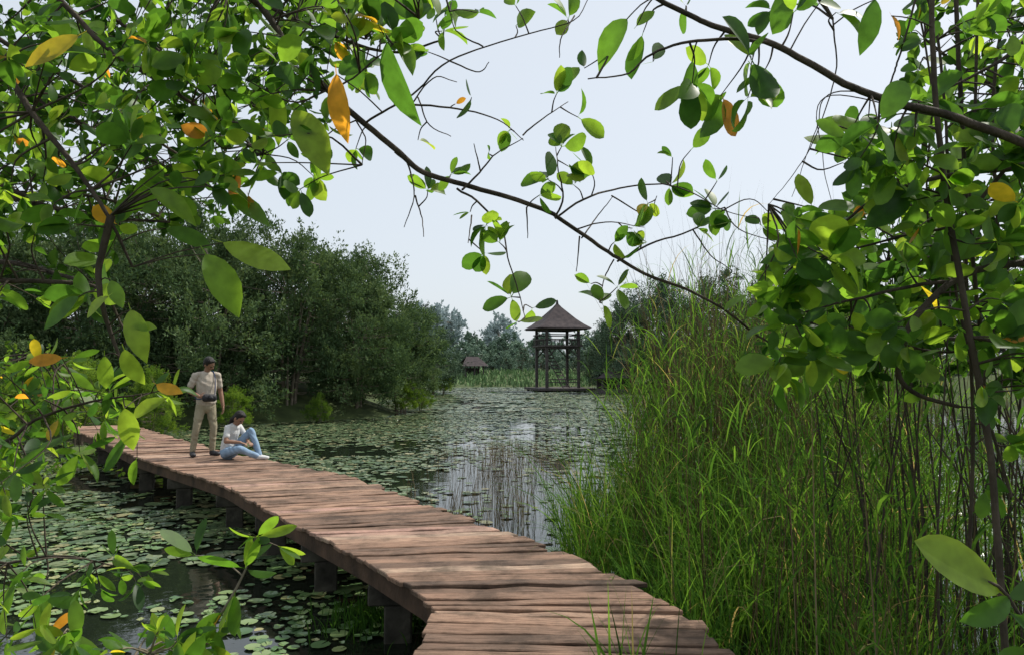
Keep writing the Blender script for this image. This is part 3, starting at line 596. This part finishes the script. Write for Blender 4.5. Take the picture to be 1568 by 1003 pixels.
twigs=[[(560,188),(600,165),(640,140),(680,98),(740,72),(830,45),(880,25),(905,-20)],[(630,162),(700,166),(760,182),(800,214)],
 [(605,232),(628,255),(636,300),(620,345)],[(636,300),(645,330),(650,362)],[(700,290),(735,312),(768,350),(775,392),(790,440),(800,485)],
 [(708,290),(735,262),(760,232),(800,208)],[(850,335),(862,300),(856,262),(850,225)],[(800,208),(835,180),(870,160)],
 [(850,335),(900,302),(950,287),(1010,280),(1060,292),(1110,318),(1160,330)],[(892,365),(915,332),(938,303)],[(936,300),(990,330),(1005,300)],
 [(945,400),(1000,372),(1060,352),(1110,320),(1150,305),(1180,330)],[(940,398),(925,430),(920,465)],[(887,362),(884,415)],[(722,330),(716,372)],
 [(805,318),(808,365)],[(640,150),(655,190),(690,210)],[(735,262),(725,220)],[(500,140),(540,120),(600,70),(640,30)],[(1060,352),(1090,395),(1120,415)],[(740,72),(700,50),(690,20)],
 [(690,95),(730,110),(745,95)],[(545,185),(560,215),(556,255)],[(880,25),(860,60),(858,90)],[(880,352),(930,340),(985,348)],[(1110,318),(1130,350),(1190,372)],[(630,162),(665,120),(700,128)]]
for q in twigs: pl.limb([(x,y,DB+rng.normal(0,.05)+(.12 if x>900 else 0)) for x,y in q],.0045 if len(q)>3 else .0032,.0015,len(q)*4,sides=5)
clus=[(722,150,2,.085),(697,160,1,.05),(780,200,5,.06),(748,236,2,.055),(690,268,4,.07),(655,292,5,.075),(640,215,1,.08),(745,345,6,.085),(765,372,4,.085),(742,388,3,.08),(720,325,2,.06),
 (783,455,4,.1),(815,472,2,.11),(792,492,2,.08),(852,145,3,.095),(885,180,2,.1),(860,225,4,.08),(905,262,4,.09),(838,275,4,.09),(825,300,3,.08),(870,255,3,.09),(880,285,3,.08),
 (1030,242,2,.075),(1058,230,1,.085),(1025,285,5,.09),(992,312,4,.085),(1095,320,6,.1),(1098,278,2,.08),(1068,350,4,.09),(985,372,4,.075),(940,372,3,.07),(968,350,2,.08),(905,435,2,.09),(945,440,4,.09),(922,465,3,.08),
 (1165,345,3,.08),(1120,340,3,.09),(545,228,3,.075),(690,15,4,.09),(640,35,5,.1),(655,80,4,.1),(600,65,4,.1),(790,10,2,.09),(790,40,1,.11),(870,30,3,.1),(730,20,2,.08),(1180,545,7,.12),(1235,560,7,.12),(1200,575,4,.1),
 (180,345,4,.09),(330,280,5,.1),(480,270,6,.085),(430,265,5,.08),(490,230,4,.1),(560,110,4,.11),(580,40,4,.11),(530,50,4,.11),(440,215,4,.09),(400,250,4,.09),(460,290,4,.08),(500,190,4,.09)]
for (x,y,n,l) in clus:
    pl.twig(W(x,y,DB+rng.normal(0,.06)+(.1 if x>900 else 0)-(.25 if x<410 else 0)),l*(1.08 if l<.12 else 1),n+(1 if n>2 else 0),False,r0=.003)
for q in [(315,390,366,476,2.3,.75),(342,372,452,408,2.3,.9),(255,350,325,372,2.4,.3),(592,66,618,192,2.3,.12),(515,115,522,215,2.3,.985),(450,170,508,250,2.4,.93),(422,140,432,216,2.5,.9),(350,300,410,335,2.4,.5),(380,300,392,338,2.4,.987),(120,55,36,100,2.2,.966),
  (200,475,222,545,2.2,.9),(165,455,120,492,2.2,.92),(170,430,185,470,2.3,.7),(205,500,240,498,2.2,.8),(160,545,162,600,2.2,.8),(190,535,210,592,2.2,.9),(120,455,60,500,2.3,.2),(250,260,200,330,2.3,.55),(230,290,300,330,2.2,.8),(70,90,130,60,2.2,.4),(470,95,500,150,2.4,.1),(330,235,372,268,2.4,.7)]: pl.leafp(*q)
def region(pl,x0,y0,x1,y1,n,d0,d1,ll,tip=4,sp=.07,keep=None):
    for _ in range(n):
        x=rng.uniform(x0,x1);y=rng.uniform(y0,y1)
        if keep and not keep(x,y): continue
        pl.twig(W(x,y,rng.uniform(d0,d1)),ll*rng.uniform(.7,1.3),tip,True,sp)
kl=lambda x,y: y<350-.0009*(x-100)**2 or x<120
region(pl,-150,-120,580,130,95,2.2,3.4,.088,5,.065); region(pl,-150,60,440,300,100,2.2,3.5,.085,5,.065,keep=kl); region(pl,-100,240,280,380,26,2.2,3.2,.09,4); region(pl,-60,380,180,520,7,2.3,3.,.11,4)
region(pl,430,-60,700,70,20,2.5,3.1,.1)
pl.finish('overhanging_tree',T_OV,[M_bark,M_near])
# second left tree, further back
pl=Plant()
pl.limb3(A([(-6.5,5,.1),(-6.2,5.2,2),(-5.6,5.4,4),(-4.6,5.6,5.6)]),.16,.06,16,sides=9)
for q in [[(-250,-200,5.2),(100,-20,5.4),(260,90,5.4),(400,170,5.5)],[(-250,-50,5.6),(40,140,5.4),(200,230,5.4),(330,290,5.2)],[(-250,-200,6),(200,-60,6),(420,10,6),(560,60,6)],[(-300,250,6),(0,300,5.6),(140,330,5.4),(260,340,5.2)],[(-250,420,6),(-20,400,5.6),(90,420,5.4),(150,440,5.2)]]: pl.limb(q,.03,.008,24)
region(pl,-120,-80,500,200,290,4.6,6.6,.1,6,.07); region(pl,-120,150,350,340,200,4.6,6.6,.1,6,.07); region(pl,-120,320,190,440,36,4.8,6.,.1,5,.08); region(pl,420,-80,640,80,40,5,6.5,.1,5)
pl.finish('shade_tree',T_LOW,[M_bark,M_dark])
# right tree
pl=Plant()
pl.limb3(A([(2.9,2.2,.2),(2.75,2.4,1.6),(2.7,2.6,3.2),(2.4,2.8,4.6)]),.12,.06,16,sides=10)
pl.limb([(900,-120,2.3),(985,-20,2.3),(1060,25,2.3),(1110,45,2.3),(1180,66,2.3),(1240,95,2.3),(1300,130,2.3),(1370,155,2.3),(1440,170,2.3),(1500,190,2.3),(1568,215,2.3),(1700,270,2.35),(1900,330,2.5)],.007,.016,60)
pl.limb([(1180,66,2.3),(1100,62,2.25),(1040,70,2.25),(990,90,2.25),(960,116,2.25),(900,122,2.25)],.006,.002,24)
for q,r0,r1 in [([(1425,-60,2.4),(1430,60,2.4),(1445,250,2.4),(1478,450,2.4),(1520,700,2.4),(1545,1000,2.4)],.008,.012),
  ([(1460,-60,2.9),(1470,150,2.9),(1480,300,2.9),(1500,500,2.9)],.009,.008),([(1405,-60,2.7),(1440,90,2.7),(1452,300,2.7),(1466,480,2.7),(1540,760,2.7)],.005,.006),
  ([(1500,-60,3.),(1490,200,3.),(1478,420,3.),(1490,640,3.),(1480,900,3.)],.006,.008),([(1550,-60,3.1),(1520,160,3.1),(1530,420,3.1),(1500,640,3.1)],.007,.007),([(1395,-40,2.9),(1425,140,2.9),(1418,300,2.9),(1440,500,2.9)],.004,.004),
  ([(1800,200,2.6),(1568,250,2.6),(1480,262,2.6),(1400,280,2.6),(1330,310,2.6),(1280,350,2.6)],.014,.004),([(1800,380,2.7),(1600,400,2.7),(1480,420,2.7),(1400,490,2.6),(1375,560,2.6),(1400,600,2.6),(1470,622,2.6)],.016,.007),
  ([(1480,430,2.7),(1400,440,2.7),(1300,460,2.7),(1220,480,2.7)],.009,.003),([(1700,-100,2.8),(1568,60,2.8),(1500,110,2.8),(1440,140,2.8)],.01,.004),([(1540,260,2.7),(1470,340,2.7),(1400,360,2.7),(1260,395,2.7),(1180,400,2.7)],.008,.002),
  ([(1700,520,3.),(1560,520,3.),(1450,540,3.),(1350,520,3.)],.01,.003),([(1415,-40,2.5),(1385,60,2.5),(1362,130,2.5)],.004,.003),([(1275,30,2.5),(1278,120,2.5),(1240,230,2.5),(1180,310,2.5)],.003,.001),([(1440,160,2.6),(1280,140,2.6),(1250,200,2.6),(1215,300,2.6)],.003,.001),([(1440,180,2.6),(1270,150,2.6),(1265,240,2.6),(1285,330,2.6)],.0025,.001)]: pl.limb(q,r0,r1,30)
clus=[(895,105,1,.075),(1000,95,2,.1),(1060,128,5,.13),(1085,100,4,.12),(1105,145,4,.13),(1150,90,5,.14),(1170,110,4,.13),(1145,150,3,.12),(1280,20,2,.1),(1215,20,3,.12),(1050,10,3,.12),(985,50,2,.13),
 (1345,190,4,.13),(1400,200,3,.12),(1300,210,3,.12),(1330,250,5,.13),(1375,265,4,.12),(1290,250,2,.1),(1245,320,3,.11),(1270,345,3,.11),(1210,340,3,.08),(1170,460,3,.1),(1150,450,2,.09)]
for (x,y,n,l) in clus: pl.twig(W(x,y,2.35+rng.normal(0,.08)),l,n,False,r0=.004)
for q in [(1340,0,1326,82,2.3,.1),(1365,25,1385,62,2.3,.99),(1256,382,1166,396,2.4,.3),(960,30,908,90,2.3,.4),(975,40,1000,10,2.3,.7),(1060,95,1050,170,2.3,.2),(1150,100,1180,140,2.3,.35),(1255,5,1300,15,2.3,.5),(1330,180,1360,220,2.3,.2),(1400,210,1370,190,2.3,.4)]: pl.leafp(*q)
region(pl,1190,330,1640,560,100,2.3,3.5,.118,5,.065); region(pl,1290,180,1640,350,60,2.3,3.3,.11,5); region(pl,1400,-60,1640,170,42,2.4,3.4,.11,5); region(pl,1180,-60,1420,20,8,2.4,3,.11); region(pl,1500,500,1640,780,16,2.2,3,.11)
pl.finish('overhanging_tree',T_OV,[M_bark,M_near])
pl=Plant()
pl.limb3(A([(5.2,5.2,-.2),(5.1,5.3,1.8),(4.9,5.5,3.6),(4.4,5.6,5.)]),.13,.05,16,sides=9)
for q in [[(1850,100,5.2),(1600,150,5),(1500,120,5),(1420,60,5)],[(1850,300,5.2),(1600,380,5),(1450,380,5),(1300,420,5)],[(1850,400,5),(1600,500,4.8),(1480,520,4.8),(1350,500,4.8)]]: pl.limb(q,.03,.008,24)
region(pl,1380,-80,1680,250,100,4.4,5.8,.115,6); region(pl,1270,260,1680,600,190,4.2,5.8,.115,6); region(pl,1160,400,1500,580,40,4.4,5.6,.1,6)
for k in range(80):
    x=rng.uniform(2.3,4.6); y=rng.uniform(4.0,5.8); pl.limb3(A([(x,y,-.2),(x+rng.normal(0,.1),y,1.0),(x+rng.normal(0,.3),y+rng.normal(0,.2),rng.uniform(1.6,3.4))]),.011,.004,8,sides=5)
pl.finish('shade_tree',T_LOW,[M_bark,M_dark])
# near right sapling
pl=Plant(); pl.limb3(A([W(1640,1150,1.5),W(1600,1020,1.5),W(1545,915,1.5),W(1500,885,1.5)]),.005,.003,10)
b0=W(1530,905,1.5); pl.leaf(b0,W(1398,815,1.45)-b0,A([-.25,-.75,.55]),.205,.93)
b0=W(1545,915,1.5); pl.leaf(b0,W(1480,985,1.4)-b0,A([.5,-.7,.3]),.13,.3); pl.leaf(b0,W(1640,880,1.5)-b0,A([0,-.7,.6]),.15,.2); b0=W(1600,1020,1.5); pl.leaf(b0,W(1500,1010,1.4)-b0,A([.3,-.6,.4]),.14,.4); pl.leaf(b0,W(1620,930,1.4)-b0,A([.3,-.6,.2]),.14,.1)
pl.finish('broadleaf_sapling',leaf_template(.78),[M_bark,M_near])
# bottom-left saplings
pl=Plant(); pl.limb3(A([(-1.25,2.3,.5),W(310,1000,2.6),W(345,935,2.6),W(375,880,2.6),W(392,828,2.6)]),.008,.003,24)
for (x,y,n,l) in [(392,822,5,.14),(375,870,5,.15),(360,905,4,.15),(425,835,3,.11),(345,935,4,.13),(330,960,4,.14),(300,850,3,.13),(320,985,4,.13)]: pl.twig(W(x,y,2.6),l,n,False,r0=.003)
pl.finish('broadleaf_sapling',T_NAR,[M_barkl,M_near])
pl=Plant(); pl.limb3(A([(-1.9,2.2,.5),W(60,1040,2.4),W(110,990,2.4)]),.006,.003,10); pl.limb3(A([(-1.6,2.2,.5),W(180,1040,2.4),W(230,1000,2.4)]),.006,.003,10)
region(pl,60,965,320,1040,22,2.2,2.6,.11,5)
pl.finish('broadleaf_sapling',T_NAR,[M_barkl,M_near])
# left shrub
pl=Plant(); pl.limb3(A([(-3.2,2.6,.3),W(-120,700,3.),W(0,680,3.),W(60,640,3),W(150,612,3),W(235,600,3)]),.012,.003,30)
pl.limb3(A([(-3.4,3.4,.0),W(-100,900,3.4),W(20,860,3.4),W(100,850,3.4),W(190,870,3.4)]),.01,.003,24); pl.limb3(A([(-3.6,3.6,.0),W(-140,700,3.6),W(-20,560,3.6),W(70,540,3.6)]),.012,.003,24)
for (x,y,n,l) in [(60,555,4,.13),(150,600,5,.13),(235,600,4,.12),(265,598,2,.12),(90,640,6,.12),(160,640,6,.11),(200,660,2,.16),(210,700,1,.16)]: pl.twig(W(x,y,3.),l,n,False,r0=.003)
for q in [(95,548,40,556,2.9,.985),(240,588,275,605,2.9,.98),(190,625,210,688,2.8,.9),(205,640,240,600,2.9,.92)]: pl.leafp(*q)
region(pl,-80,550,190,700,46,2.8,4,.115,5); region(pl,-80,690,70,1000,28,2.6,3.8,.13,5); region(pl,100,830,230,900,9,3.2,3.6,.1,4)
pl.finish('waterside_shrub',T_NAR,[M_bark,M_near])
# bigger bush behind, left of the walkway
pl=Plant()
for k in range(9):
    a=rng.uniform(-1,1); pl.limb3(A([(-8.2+a*.8,10.5+rng.normal(0,.5),-.3),(-8.4+a*1.6,10.8+rng.normal(0,.6),1.0),(-8.4+a*2.4,10.9+rng.normal(0,.8),2.2+rng.normal(0,.3))]),.02,.006,12)
for k in range(300): pl.twig(A([-9.+rng.normal(0,1.1),11+rng.normal(0,.8),rng.uniform(.2,2.6)]),.095,5,True,.08)
pl.finish('waterside_shrub',T_LOW,[M_bark,M_bright])

# ---------------------------------------------------------------- light, sky, camera
sd=nrm(A([.6,.42,.95])); el=math.asin(sd[2]); az=math.atan2(sd[0],sd[1])
w=bpy.data.worlds.new('World'); scene.world=w; w.use_nodes=True; nt=w.node_tree; bg=nt.nodes['Background']
sky=nt.nodes.new('ShaderNodeTexSky'); sky.sky_type='NISHITA'; sky.sun_disc=False; sky.sun_elevation=el; sky.sun_rotation=az; sky.air_density=1.0; sky.dust_density=3.0; sky.ozone_density=1.0
mx=nt.nodes.new('ShaderNodeMix'); mx.data_type='RGBA'; mx.inputs[0].default_value=.75; mx.inputs[7].default_value=(6.6,7.1,7.6,1)  # high thin haze
nt.links.new(sky.outputs[0],mx.inputs[6]); nt.links.new(mx.outputs[2],bg.inputs[0]); bg.inputs[1].default_value=.13
sun=bpy.data.lights.new('sun','SUN'); sun.energy=4.5; sun.angle=math.radians(1.2); sun.color=(1,.95,.87)
so=link(bpy.data.objects.new('sun',sun)); so.rotation_euler=Vector(-sd).to_track_quat('-Z','Y').to_euler(); so.location=(20,10,30)
cam=bpy.data.cameras.new('camera'); cam.lens=36*F/1568; cam.sensor_width=36; cam.clip_end=3000; cam.clip_start=.05
co=link(bpy.data.objects.new('camera',cam)); co.location=CAM; co.rotation_euler=(math.pi/2+P,0,0); scene.camera=co
scene.view_settings.view_transform='Standard'; scene.view_settings.look='None'; scene.view_settings.exposure=0
print('ok',sum(len(o.data.polygons) for o in scene.objects if o.type=='MESH'))
